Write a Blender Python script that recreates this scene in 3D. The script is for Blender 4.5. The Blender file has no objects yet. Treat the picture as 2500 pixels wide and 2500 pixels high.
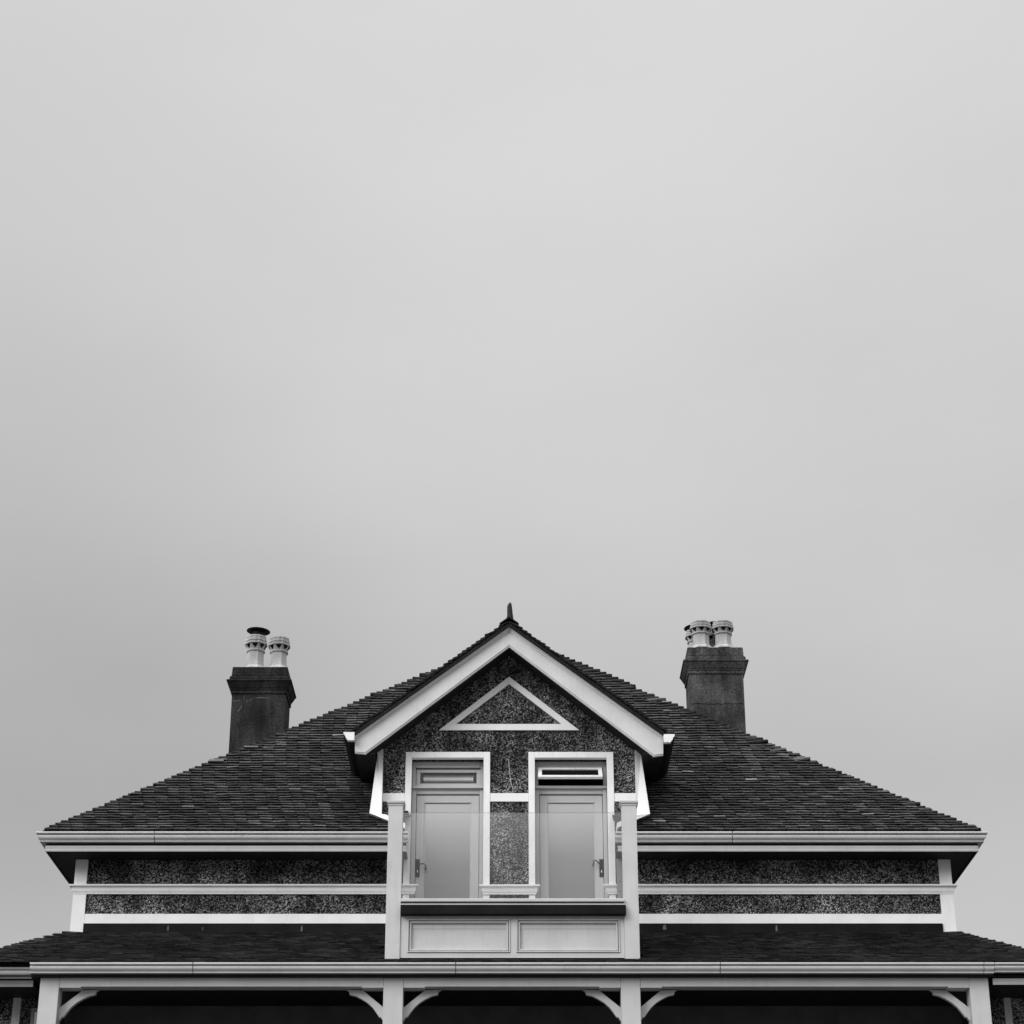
import bpy, math, random
from mathutils import Vector, Matrix
R = math.radians
random.seed(7)
scene = bpy.context.scene
COL = scene.collection

# ------------------------------------------------------------------ camera
cam_d = bpy.data.cameras.new("camera")
cam = bpy.data.objects.new("camera", cam_d)
COL.objects.link(cam)
cam.location = (0, 0, 1.6)
cam.rotation_euler = (R(90 + 24.775), 0, 0)
cam_d.sensor_width = 36
cam_d.lens = 36 * 5200 / 2500
cam_d.clip_start = 0.1
cam_d.clip_end = 3000
scene.camera = cam

# ------------------------------------------------------------------ light: overcast sky, broad soft sun from the left
SUN = Vector((-0.66, -0.70, 0.52)).normalized()
world = bpy.data.worlds.new("World")
scene.world = world
world.use_nodes = True
wt = world.node_tree
wt.nodes.clear()

def nd(tree, kind, **kw):
    n = tree.nodes.new(kind)
    for k, v in kw.items():
        if k in n.inputs.keys() if hasattr(n.inputs, "keys") else False:
            n.inputs[k].default_value = v
        else:
            setattr(n, k, v)
    return n

def math_n(tree, op, a, b=None, clamp=False):
    n = tree.nodes.new("ShaderNodeMath")
    n.operation = op
    n.use_clamp = clamp
    for i, v in enumerate((a, b)):
        if v is None:
            continue
        if isinstance(v, (int, float)):
            n.inputs[i].default_value = v
        else:
            tree.links.new(v, n.inputs[i])
    return n.outputs[0]

def mapr(tree, v, a, b, c, d, smooth=True):
    n = tree.nodes.new("ShaderNodeMapRange")
    n.interpolation_type = 'SMOOTHSTEP' if smooth else 'LINEAR'
    tree.links.new(v, n.inputs[0])
    for i, x in enumerate((a, b, c, d)):
        n.inputs[1 + i].default_value = x
    return n.outputs[0]

def dotd(tree, vec, az, el):
    n = tree.nodes.new("ShaderNodeVectorMath")
    n.operation = 'DOT_PRODUCT'
    tree.links.new(vec, n.inputs[0])
    a, e = R(az), R(el)
    n.inputs[1].default_value = (math.sin(a) * math.cos(e), math.cos(a) * math.cos(e), math.sin(e))
    return n.outputs['Value']

tc = wt.nodes.new("ShaderNodeTexCoord")
dirv = tc.outputs['Generated']
sep = wt.nodes.new("ShaderNodeSeparateXYZ")
wt.links.new(dirv, sep.inputs[0])
ramp = wt.nodes.new("ShaderNodeValToRGB")          # brightness of the cloud layer by height
wt.links.new(sep.outputs[2], ramp.inputs[0])
SKY_STOPS = [(0.0, 0.46), (0.19, 0.60), (0.30, 0.535), (0.45, 0.60), (0.62, 0.67), (1.0, 1.9)]
el_ = ramp.color_ramp.elements
while len(el_) < len(SKY_STOPS):
    el_.new(0.5)
for e_, (p_, v_) in zip(el_, SKY_STOPS):
    e_.position = p_
    e_.color = (v_, v_, v_, 1)
base = ramp.outputs[0]
# the lit side of the sky (behind the viewer, towards the veiled sun)
back = mapr(wt, dotd(wt, dirv, -135, 35), 0.0, 1.0, 0.0, 1.0)
elup = mapr(wt, sep.outputs[2], 0.260, 0.302, 0.06, 1.0)
glow = math_n(wt, 'MULTIPLY', math_n(wt, 'MULTIPLY', back, elup), 1.0)
# soft grey cloud banks
noi = nd(wt, "ShaderNodeTexNoise")
noi.inputs['Scale'].default_value = 2.3
noi.inputs['Detail'].default_value = 9.0
noi.inputs['Roughness'].default_value = 0.52
mp = wt.nodes.new("ShaderNodeMapping")
mp.inputs['Scale'].default_value = (1, 1, 2.2)
mp.inputs['Location'].default_value = (1.7, 0.4, 0.9)
wt.links.new(dirv, mp.inputs[0])
wt.links.new(mp.outputs[0], noi.inputs['Vector'])
wis = mapr(wt, noi.outputs[0], 0.3, 0.7, -0.030, 0.030)
bank = mapr(wt, dotd(wt, dirv, -15, 18.5), 0.972, 1.0, 0.0, 1.0)
low = math_n(wt, 'SUBTRACT', 1.0, math_n(wt, 'MULTIPLY', math_n(wt, 'MULTIPLY', back, math_n(wt, 'SUBTRACT', 1.0, elup)), 0.55))
lum = math_n(wt, 'ADD', math_n(wt, 'MULTIPLY', base, low), glow)
lum = math_n(wt, 'ADD', lum, wis)
lum = math_n(wt, 'SUBTRACT', lum, math_n(wt, 'MULTIPLY', bank, 0.105))
bank2 = mapr(wt, dotd(wt, dirv, -3, 30), 0.975, 1.0, 0.0, 1.0)
lum = math_n(wt, 'ADD', lum, math_n(wt, 'MULTIPLY', bank2, 0.02))
sky = wt.nodes.new("ShaderNodeTexSky")
sky.sky_type = 'NISHITA'
sky.sun_disc = False
sky.sun_elevation = math.asin(SUN.z)
sky.sun_rotation = math.atan2(SUN.x, SUN.y)
bw = wt.nodes.new("ShaderNodeRGBToBW")
wt.links.new(sky.outputs[0], bw.inputs[0])
tot = math_n(wt, 'ADD', math_n(wt, 'MULTIPLY', lum, 10.0), math_n(wt, 'MULTIPLY', bw.outputs[0], 0.02))
bg = wt.nodes.new("ShaderNodeBackground")
bg.inputs['Strength'].default_value = 0.1
wt.links.new(tot, bg.inputs['Color'])
wo = wt.nodes.new("ShaderNodeOutputWorld")
wt.links.new(bg.outputs[0], wo.inputs[0])

sun_d = bpy.data.lights.new("sun", 'SUN')
sun_d.energy = 1.5
sun_d.angle = R(36)
sun_d.color = (1, 1, 1)
sun = bpy.data.objects.new("sun", sun_d)
COL.objects.link(sun)
sun.rotation_euler = SUN.to_track_quat('Z', 'Y').to_euler()
sun.location = SUN * 60

vs = scene.view_settings
vs.view_transform = 'Standard'
vs.look = 'None'
vs.exposure = 0.0
vs.gamma = 1.0
vs.use_curve_mapping = False
scene.cycles.max_bounces = 6
scene.cycles.transparent_max_bounces = 8

# ------------------------------------------------------------------ materials (the photograph is black and white: all greys)
def new_mat(name):
    m = bpy.data.materials.new(name)
    m.use_nodes = True
    t = m.node_tree
    return m, t, t.nodes["Principled BSDF"]

def coords(t, scale=(1, 1, 1), kind='Object'):
    c = t.nodes.new("ShaderNodeTexCoord")
    m = t.nodes.new("ShaderNodeMapping")
    m.inputs['Scale'].default_value = scale
    t.links.new(c.outputs[kind], m.inputs[0])
    return m.outputs[0]

def noise(t, vec, scale, detail=4, rough=0.55):
    n = t.nodes.new("ShaderNodeTexNoise")
    n.inputs['Scale'].default_value = scale
    n.inputs['Detail'].default_value = detail
    n.inputs['Roughness'].default_value = rough
    t.links.new(vec, n.inputs['Vector'])
    return n.outputs[0]

def grey(t, val):
    c = t.nodes.new("ShaderNodeCombineColor")
    for i in range(3):
        t.links.new(val, c.inputs[i])
    return c.outputs[0]

def bump(t, b, h, strength, dist):
    n = t.nodes.new("ShaderNodeBump")
    n.inputs['Strength'].default_value = strength
    n.inputs['Distance'].default_value = dist
    t.links.new(h, n.inputs['Height'])
    t.links.new(n.outputs[0], b.inputs['Normal'])

def paint(name, v, var=0.05, rough=0.5, streak=0.06, bmp=0.12):
    m, t, b = new_mat(name)
    b.inputs['Specular IOR Level'].default_value = 0.06 if v < 0.1 else 0.3
    vec = coords(t)
    a = noise(t, vec, 3.0, 5)
    s = noise(t, coords(t, (9, 9, 0.7)), 2.0, 5, 0.65)         # rain streaks run downwards
    f = math_n(t, 'ADD', mapr(t, a, 0.25, 0.75, 1 - var, 1 + var), mapr(t, s, 0.50, 0.80, 0.0, -streak))
    f = math_n(t, 'MULTIPLY', f, v)
    t.links.new(grey(t, f), b.inputs['Base Color'])
    b.inputs['Roughness'].default_value = rough
    bump(t, b, noise(t, vec, 45, 4), bmp, 0.006)
    return m

M = {}
M['white'] = paint("white_paint", 0.87, 0.06, 0.55, 0.13)
M['barge'] = paint("barge_paint", 0.64, 0.06, 0.55, 0.10)
M['cream'] = paint("pale_grey_paint", 0.55, 0.06, 0.5, 0.12)
M['gutter'] = paint("gutter_paint", 0.60, 0.06, 0.35, 0.10)
M['door'] = paint("door_paint", 0.52, 0.03, 0.4, 0.03, 0.05)
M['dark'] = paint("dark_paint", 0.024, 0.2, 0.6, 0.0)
M['black'] = paint("black_metal", 0.012, 0.2, 0.45, 0.0)
M['lead'] = paint("lead_flashing", 0.011, 0.3, 0.55, 0.0)
M['board'] = paint("grey_board", 0.28, 0.12, 0.6, 0.1)

# pebbledash: small round stones, most of them dark, some pale
m, t, b = new_mat("pebbledash")
vec = coords(t)
wob = t.nodes.new("ShaderNodeVectorMath"); wob.operation = 'ADD'
nz = t.nodes.new("ShaderNodeTexNoise"); nz.inputs['Scale'].default_value = 30
t.links.new(vec, nz.inputs['Vector'])
sc = t.nodes.new("ShaderNodeVectorMath"); sc.operation = 'SCALE'; sc.inputs['Scale'].default_value = 0.012
t.links.new(nz.outputs['Color'], sc.inputs[0])
t.links.new(vec, wob.inputs[0]); t.links.new(sc.outputs[0], wob.inputs[1])
vo = t.nodes.new("ShaderNodeTexVoronoi"); vo.inputs['Scale'].default_value = 58
vo.inputs['Randomness'].default_value = 1.0
t.links.new(wob.outputs[0], vo.inputs['Vector'])
sc_ = t.nodes.new("ShaderNodeSeparateColor"); t.links.new(vo.outputs['Color'], sc_.inputs[0])
cr = t.nodes.new("ShaderNodeValToRGB")
st = [(0.0, 0.03), (0.24, 0.05), (0.42, 0.17), (0.62, 0.38), (0.82, 0.62), (1.0, 0.80)]
while len(cr.color_ramp.elements) < len(st): cr.color_ramp.elements.new(0.5)
for e_, (p_, v_) in zip(cr.color_ramp.elements, st):
    e_.position = p_; e_.color = (v_, v_, v_, 1)
t.links.new(sc_.outputs[0], cr.inputs[0])
big = noise(t, vec, 1.6, 4, 0.6)
gap = mapr(t, vo.outputs['Distance'], 0.25, 0.75, 1.0, 0.18)
val = math_n(t, 'MULTIPLY', math_n(t, 'MULTIPLY', cr.outputs[0], gap), mapr(t, big, 0.34, 0.66, 0.45, 1.5))
damp = noise(t, coords(t, (3.5, 3.5, 0.9)), 1.2, 5, 0.6)                 # damp streaks and patches
val = math_n(t, 'MULTIPLY', val, mapr(t, damp, 0.36, 0.62, 0.60, 1.25))
t.links.new(grey(t, val), b.inputs['Base Color'])
b.inputs['Roughness'].default_value = 0.6
hgt = mapr(t, vo.outputs['Distance'], 0.0, 0.8, 1.0, 0.0)
bump(t, b, hgt, 1.0, 0.03)
b.inputs['Specular IOR Level'].default_value = 0.1
M['pebble'] = m

# roof tiles: dark weathered clay, each tile its own tone, lichen flecks
def tile_mat(name, lo, hi, lich=0.0):
    m, t, b = new_mat(name)
    g = t.nodes.new("ShaderNodeNewGeometry")
    oi = t.nodes.new("ShaderNodeObjectInfo")
    r = math_n(t, 'FRACT', math_n(t, 'ADD', g.outputs['Random Per Island'], oi.outputs['Random']))
    vec = coords(t, kind='Generated')
    tc2 = t.nodes.new("ShaderNodeNewGeometry")
    n1 = noise(t, tc2.outputs['Position'], 1.3, 4, 0.6)
    n2 = noise(t, tc2.outputs['Position'], 22, 5, 0.65)
    v = mapr(t, math_n(t, 'POWER', r, 2.5), 0, 1, lo, hi, False)
    v = math_n(t, 'MULTIPLY', v, mapr(t, n1, 0.3, 0.7, 0.65, 1.4))
    v = math_n(t, 'ADD', math_n(t, 'MULTIPLY', v, mapr(t, n2, 0.3, 0.7, 0.6, 1.4)), mapr(t, n2, 0.60, 0.76, 0.0, lich))
    t.links.new(grey(t, v), b.inputs['Base Color'])
    b.inputs['Roughness'].default_value = 0.62
    b.inputs['Specular IOR Level'].default_value = 0.12
    bump(t, b, n2, 0.5, 0.01)
    return m
M['tile'] = tile_mat("roof_tile_clay", 0.022, 0.072, 0.11)
M['tile_pale'] = tile_mat("roof_tile_lichen", 0.08, 0.20, 0.12)
M['hip'] = tile_mat("hip_tile_clay", 0.010, 0.030, 0.02)
M['hip_pale'] = tile_mat("hip_tile_worn", 0.05, 0.11)
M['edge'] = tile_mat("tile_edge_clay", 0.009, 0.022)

# cement render of the chimneys: stained, two tones
def render_mat(name, lo, hi):
    m, t, b = new_mat(name)
    vec = coords(t)
    a = noise(t, vec, 2.2, 6, 0.65)
    f = noise(t, vec, 38, 3, 0.6)
    s = noise(t, coords(t, (6, 6, 0.8)), 1.5, 5, 0.6)
    v = mapr(t, a, 0.3, 0.72, lo, hi)
    v = math_n(t, 'MULTIPLY', v, mapr(t, f, 0.3, 0.7, 0.55, 1.45))
    v = math_n(t, 'MULTIPLY', v, mapr(t, s, 0.35, 0.65, 0.7, 1.2))
    t.links.new(grey(t, v), b.inputs['Base Color'])
    b.inputs['Roughness'].default_value = 0.85
    b.inputs['Specular IOR Level'].default_value = 0.1
    bump(t, b, f, 0.5, 0.015)
    return m
M['stack_dark'] = render_mat("dark_cement_render", 0.013, 0.040)
M['stack'] = render_mat("grey_cement_render", 0.026, 0.090)
M['pot'] = paint("buff_clay_pot", 0.42, 0.30, 0.6, 0.45)
M['mortar'] = paint("mortar", 0.42, 0.3, 0.8, 0.1)
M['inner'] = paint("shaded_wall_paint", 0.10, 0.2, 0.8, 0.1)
M['crackfill'] = paint("pale_filler", 0.13, 0.2, 0.8, 0.1)
M['ground'] = paint("grass_ground", 0.09, 0.3, 0.9, 0.0)

# balustrade glass: thin toughened sheet, slightly tinted and reflective
def glass_mat(name, refl, tint, rough):
    m, t, b = new_mat(name)
    t.nodes.remove(b)
    tr = t.nodes.new("ShaderNodeBsdfTransparent"); tr.inputs[0].default_value = (tint, tint, tint, 1)
    gl = t.nodes.new("ShaderNodeBsdfGlossy"); gl.inputs['Roughness'].default_value = rough
    gl.inputs['Color'].default_value = (1, 1, 1, 1)
    mx = t.nodes.new("ShaderNodeMixShader"); mx.inputs[0].default_value = refl
    t.links.new(tr.outputs[0], mx.inputs[1]); t.links.new(gl.outputs[0], mx.inputs[2])
    t.links.new(mx.outputs[0], t.nodes["Material Output"].inputs[0])
    return m
M['glass'] = glass_mat("balustrade_glass", 0.078, 0.94, 0.03)
M['glass_edge'] = glass_mat("glass_edge", 0.05, 0.84, 0.1)
def pane_mat(name, base_v, refl, rough=0.05):
    m, t, b = new_mat(name)
    t.nodes.remove(b)
    df = t.nodes.new("ShaderNodeBsdfDiffuse"); df.inputs[0].default_value = (base_v,) * 3 + (1,)
    gl = t.nodes.new("ShaderNodeBsdfGlossy"); gl.inputs['Roughness'].default_value = rough
    bn = t.nodes.new("ShaderNodeBump"); bn.inputs['Strength'].default_value = 0.03; bn.inputs['Distance'].default_value = 0.02
    t.links.new(noise(t, coords(t), 1.8, 1, 0.5), bn.inputs['Height']); t.links.new(bn.outputs[0], gl.inputs['Normal'])
    mx = t.nodes.new("ShaderNodeMixShader"); mx.inputs[0].default_value = refl
    t.links.new(df.outputs[0], mx.inputs[1]); t.links.new(gl.outputs[0], mx.inputs[2])
    t.links.new(mx.outputs[0], t.nodes["Material Output"].inputs[0])
    return m
M['pane'] = pane_mat("door_glass", 0.26, 0.34)
M['pane_lace'] = pane_mat("transom_glass", 0.03, 0.04)
M['pane_dark'] = pane_mat("dark_glass", 0.01, 0.05)
M['lace'] = paint("etched_white", 0.8, 0.1, 0.6, 0.0)

# ------------------------------------------------------------------ mesh helpers
class MB:
    def __init__(s):
        s.v = []; s.f = []; s.mi = []
    def poly(s, pts, faces, mi=0):
        o = len(s.v)
        s.v += [tuple(p) for p in pts]
        for f in faces:
            s.f.append([o + i for i in f]); s.mi.append(mi)
        return s
    def box(s, x0, x1, y0, y1, z0, z1, mi=0):
        p = [(x, y, z) for z in (z0, z1) for y in (y0, y1) for x in (x0, x1)]
        return s.poly(p, [(0, 2, 3, 1), (4, 5, 7, 6), (0, 1, 5, 4), (2, 6, 7, 3), (0, 4, 6, 2), (1, 3, 7, 5)], mi)
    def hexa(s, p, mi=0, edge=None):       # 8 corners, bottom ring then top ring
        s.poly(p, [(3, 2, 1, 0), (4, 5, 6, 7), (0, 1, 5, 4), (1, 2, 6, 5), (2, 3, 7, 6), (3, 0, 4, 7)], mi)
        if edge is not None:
            for k_ in (-6, -4, -3, -1): s.mi[k_] = edge      # front, side and under faces of a tile take the darker colour
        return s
    def prism(s, xz, y0, y1, mi=0):      # outline in X,Z pushed from y0 to y1 (numbers or lists per corner)
        n = len(xz)
        a = y0 if isinstance(y0, (list, tuple)) else [y0] * n
        c = y1 if isinstance(y1, (list, tuple)) else [y1] * n
        p = [(x, a[i], z) for i, (x, z) in enumerate(xz)] + [(x, c[i], z) for i, (x, z) in enumerate(xz)]
        ar = sum(xz[i][0] * xz[(i + 1) % n][1] - xz[(i + 1) % n][0] * xz[i][1] for i in range(n))
        fr = list(range(n)); bk = [n + i for i in reversed(range(n))]
        sides = [(i, n + i, n + (i + 1) % n, (i + 1) % n) for i in range(n)]
        if ar < 0:
            fr.reverse(); bk.reverse(); sides = [tuple(reversed(q)) for q in sides]
        return s.poly(p, [fr, bk] + sides, mi)
    def sweep(s, prof, path, closed_prof=True, mi=0):   # prof: (out, up); path: list of (point, outward dir scaled for mitres)
        k = len(prof); pts = []
        for (P, O) in path:
            for (d, z) in prof:
                pts.append((P[0] + O[0] * d, P[1] + O[1] * d, P[2] + z))
        fs = []
        for j in range(len(path) - 1):
            for i in range(k if closed_prof else k - 1):
                a = j * k + i; b_ = j * k + (i + 1) % k
                fs.append((a, b_, b_ + k, a + k))
        if closed_prof:
            fs.append(tuple(reversed(range(k)))); fs.append(tuple(range((len(path) - 1) * k, len(path) * k)))
        return s.poly(pts, fs, mi)
    def lathe(s, prof, c, seg=8, rot=0.0, mi=0):
        pts = []
        for (r, z) in prof:
            for i in range(seg):
                a = rot + 2 * math.pi * i / seg
                pts.append((c[0] + r * math.cos(a), c[1] + r * math.sin(a), c[2] + z))
        fs = []
        for j in range(len(prof) - 1):
            for i in range(seg):
                fs.append((j * seg + i, j * seg + (i + 1) % seg, (j + 1) * seg + (i + 1) % seg, (j + 1) * seg + i))
        fs.append(tuple(reversed(range(seg)))); fs.append(tuple(range((len(prof) - 1) * seg, len(prof) * seg)))
        return s.poly(pts, fs, mi)
    def tube(s, pts, r, seg=6, mi=0):
        P = [Vector(p) for p in pts]; rings = []
        for i, p in enumerate(P):
            d = (P[min(i + 1, len(P) - 1)] - P[max(i - 1, 0)]).normalized()
            u = d.orthogonal().normalized(); w = d.cross(u)
            rings.append([p + (u * math.cos(2 * math.pi * k / seg) + w * math.sin(2 * math.pi * k / seg)) * r for k in range(seg)])
        fs = []
        for j in range(len(P) - 1):
            for i in range(seg):
                fs.append((j * seg + i, j * seg + (i + 1) % seg, (j + 1) * seg + (i + 1) % seg, (j + 1) * seg + i))
        fs.append(tuple(reversed(range(seg)))); fs.append(tuple(range((len(P) - 1) * seg, len(P) * seg)))
        return s.poly([q for rr in rings for q in rr], fs, mi)
    def mesh(s, name, mats, smooth=None):
        me = bpy.data.meshes.new(name)
        me.from_pydata(s.v, [], s.f)
        mats = mats if isinstance(mats, (list, tuple)) else [mats]
        for m in mats:
            me.materials.append(M[m] if isinstance(m, str) else m)
        if len(mats) > 1:
            me.polygons.foreach_set('material_index', s.mi)
        if smooth:
            me.polygons.foreach_set('use_smooth', [True] * len(me.polygons))
            me.set_sharp_from_angle(angle=R(smooth))
        me.validate(); me.update()
        return me
    def build(s, name, mats, parent=None, smooth=None, bevel=0):
        o = bpy.data.objects.new(name, s.mesh(name, mats, smooth))
        COL.objects.link(o)
        if parent is not None:
            o.parent = parent
        if bevel:
            bv = o.modifiers.new("bevel", 'BEVEL'); bv.width = bevel; bv.segments = 1; bv.limit_method = 'ANGLE'; bv.angle_limit = R(50)
        return o

def inst(name, me, parent, mat4):
    o = bpy.data.objects.new(name, me)
    COL.objects.link(o)
    o.parent = parent
    o.matrix_world = mat4
    return o

# ------------------------------------------------------------------ ground
gm = MB()
ys = [-900, -300, -100, -30, 0, 8, 12, 16, 20, 23, 25.2, 60, 200, 900]
def gz(y):
    tt = min(max((y - 10) / 14.5, 0), 1)
    return 5.0 * tt * tt * (3 - 2 * tt)
xs_ = [-900, -200, -60, -30, -15, -8, 0, 8, 15, 30, 60, 200, 900]
pp = [(x, y, gz(y)) for y in ys for x in xs_]
nx = len(xs_)
gm.poly(pp, [(j * nx + i, j * nx + i + 1, (j + 1) * nx + i + 1, (j + 1) * nx + i) for j in range(len(ys) - 1) for i in range(nx - 1)])
g = gm.build('ground', 'ground', smooth=60)
g['kind'] = 'structure'
g['label'] = 'grassy bank and terrace that the house stands on'

# ------------------------------------------------------------------ the house
house = bpy.data.objects.new('house', None)
COL.objects.link(house)
house['label'] = 'pebbledashed house with tiled hip roof, central gabled dormer, balcony and two chimneys'
house['category'] = 'house'

WY = 28.30            # face of the front wall
# ---- upper wall -----------------------------------------------------------
XL, XR = -5.905, 5.935
w = MB()
w.box(XL, -1.88, WY, WY + .3, 7.6, 9.46)
w.box(1.80, XR, WY, WY + .3, 7.6, 9.46)
w.box(XL, XL + .3, WY + .3, 39.9, 7.6, 9.46)
w.box(XR - .3, XR, WY + .3, 39.9, 7.6, 9.46)
w.box(XL, XR, 39.9, 40.2, 5.0, 9.46)
wall = w.build('wall', 'pebble', house)

# string course with mitred returns
prof = [(0, -.124), (.026, -.124), (.030, -.112), (.024, -.106), (.034, -.098), (.040, -.085), (.043, -.065), (.046, -.045), (.052, -.034), (.072, -.026), (.078, -.020), (.078, 0), (0, .012)]
Z = 9.092
for sx, xe, xi in ((-1, XL, -1.42), (1, XR, 1.42)):
    o = MB().sweep(prof, [((xi, WY, Z), (0, -1)), ((xe, WY, Z), (sx, -1)), ((xe, 39.9, Z), (sx, 0))]).build('string_course', 'white', wall, smooth=35)
    MB().box(min(xe + sx * .01, xi), max(xe + sx * .01, xi), WY - .022, WY + .01, 8.565, 8.698).build('plinth_band', 'white', wall)
    # corner boards above and below the course
    x0, x1 = sorted((xe + sx * .022, xe - sx * .145))
    MB().box(x0, x1, WY - .026, WY + .15, 9.092 + .004, 9.46).build('corner_board', 'white', wall)
    cb = MB()
    x2, x3 = sorted((xe + sx * .022, xe - sx * .155))
    cb.box(x2, x3, WY - .026, WY + .15, 8.44, 8.965)
    cb.build('corner_board', 'white', wall)
    # lead flashing where the lower roof meets the wall
    x4, x5 = sorted((xe - sx * .158, sx * 1.61))
    f = MB().box(x4, x5, WY - .05, WY, 8.435, 8.562)
    f.build('lead_flashing', 'lead', wall)
    # splashes of old mortar along the flashing
    for (x, wd, z0, hh) in (((-4.62, .022, 8.462, .07), (-2.83, .024, 8.455, .075), (-4.15, .012, 8.47, .05)) if sx < 0 else ((2.02, .05, 8.475, .07), (3.53, .028, 8.455, .085))):
        MB().prism([(x, z0), (x + wd, z0 + .002), (x + wd * .8, z0 + hh), (x + wd * .15, z0 + hh * .85)], WY - .054, WY - .05).build('mortar_splash', 'crackfill', wall)

# ---- main roof -------------------------------------------------------------
P = R(39.6); cP, sP, tP = math.cos(P), math.sin(P), math.tan(P)
EY, EZ = 27.80, 9.69
HW = 6.30
APX = HW / cP                      # slope length to the peak
def rp(X, s, n=0.0):               # point on the front slope: s metres up it, n off it
    return Vector((X, EY + s * cP - n * sP, EZ + s * sP + n * cP))
def hipL(s): return -HW + s * cP
def hipR(s): return HW - s * cP + (0.11 if s > 5.72 else 0.0)
dk = MB()
yb = EY + 2 * HW
s1 = 4.2
Lp = [rp(-HW, 0, -.02), rp(-1.46, 0, -.02), rp(-1.60, s1, -.02), rp(hipL(s1), s1, -.02)]
Rp = [rp(1.44, 0, -.02), rp(HW, 0, -.02), rp(hipR(s1), s1, -.02), rp(1.55, s1, -.02)]
Tp = [rp(hipL(s1), s1, -.02), rp(hipR(s1), s1, -.02), rp(0, APX, -.02)]
dk.poly(Lp, [(0, 1, 2, 3)]).poly(Rp, [(0, 1, 2, 3)]).poly(Tp, [(0, 1, 2)])
pk = Vector((0, EY + HW, EZ + APX * sP - .02))
cn = [Vector((-HW, EY, EZ - .02)), Vector((HW, EY, EZ - .02)), Vector((HW, yb, EZ - .02)), Vector((-HW, yb, EZ - .02))]
dk.poly([cn[1], cn[2], pk], [(0, 1, 2)]).poly([cn[2], cn[3], pk], [(0, 1, 2)]).poly([cn[3], cn[0], pk], [(0, 1, 2)])
roof = dk.build('main_roof', 'hip', house)

G, TW = 0.0825, 0.172
def tile_pts(w_, ln, lift, th, tw=0.0, top=0.0):
    h = w_ / 2
    return [(-h, 0, lift - tw), (h, 0, lift + tw), (h, ln, top), (-h, ln, top),
            (-h, 0, lift + th - tw), (h, 0, lift + th + tw), (h, ln, top + th * .6), (-h, ln, top + th * .6)]
TILE_ME = []
for k in range(8):
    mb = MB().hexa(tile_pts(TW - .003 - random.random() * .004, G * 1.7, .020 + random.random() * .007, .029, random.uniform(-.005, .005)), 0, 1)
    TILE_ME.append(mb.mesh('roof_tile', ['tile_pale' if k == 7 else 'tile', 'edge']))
FRONT = Matrix(((1, 0, 0, 0), (0, cP, -sP, 0), (0, sP, cP, 0), (0, 0, 0, 1)))
DX, DZ, DT = -0.04, 12.70, 0.757          # dormer ridge position, height, slope
def hidden(X, s):
    p = rp(X, s)
    if p.y < WY + .02:
        return -1.47 < X < 1.45
    if p.z < DZ - DT * abs(X - DX) - .02 and -1.78 < X < 1.70:
        return True
    return p.z < DZ - DT * abs(X - DX) - .16 and abs(X) < 2.1 and p.z > 11.1
far = MB()
n_single = 0
SC = [0.0]                                    # the courses open out a little towards the top
while SC[-1] < APX - .12:
    SC.append(SC[-1] + G * (1 + .075 * SC[-1]))
nc = len(SC)
for i in range(nc):
    s = SC[i]
    GL = G * (1 + .075 * s)
    a, c = hipL(s) + .03, hipR(s) - .03
    off = (i % 2) * TW / 2 + random.uniform(-.012, .012)
    x = a + off - TW / 2
    wav = random.uniform(-.003, .003)
    while x < c:
        xc = x
        x += TW
        if xc - TW / 2 < a - .05 or xc + TW / 2 > c + .06 or hidden(xc, s):
            continue
        ds = wav + random.uniform(-.007, .007)
        if random.random() < .012: ds -= random.uniform(.01, .03)
        if n_single < 296 and i < 7:
            me = random.choice(TILE_ME[:7]) if random.random() > .02 else TILE_ME[7]
            inst('roof_tile', me, roof, Matrix.Translation(rp(xc, s + ds)) @ FRONT @ Matrix.Rotation(random.uniform(-.012, .012), 4, 'Z'))
            n_single += 1
        else:
            lift = .020 + random.random() * .008
            tp = tile_pts(TW - .003 - random.random() * .005, GL * 1.7, lift, .029, random.uniform(-.006, .006))
            an = random.uniform(-.015, .015)
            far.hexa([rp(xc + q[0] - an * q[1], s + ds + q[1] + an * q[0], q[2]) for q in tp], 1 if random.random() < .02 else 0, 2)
    # long courses on the other three slopes
    for q in range(3):
        cy = EY + HW
        h0 = HW - s * cP; h1 = HW - (s + GL * 1.6) * cP
        if h1 < .05: continue
        rr = Matrix.Rotation((q + 1) * math.pi / 2, 3, 'Z')
        def sp(X, u, n):
            v = Vector((X, -HW + u * cP - n * sP, n * cP + u * sP))
            v = rr @ v
            return (v.x, v.y + cy, v.z + EZ)
        far.hexa([sp(-h0, s, .014), sp(h0, s, .014), sp(h1, s + GL * 1.6, 0), sp(-h1, s + GL * 1.6, 0),
                  sp(-h0, s, .028), sp(h0, s, .028), sp(h1, s + GL * 1.6, .008), sp(-h1, s + GL * 1.6, .008)], 0)
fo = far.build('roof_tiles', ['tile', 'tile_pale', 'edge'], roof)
fo['kind'] = 'stuff'

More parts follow.
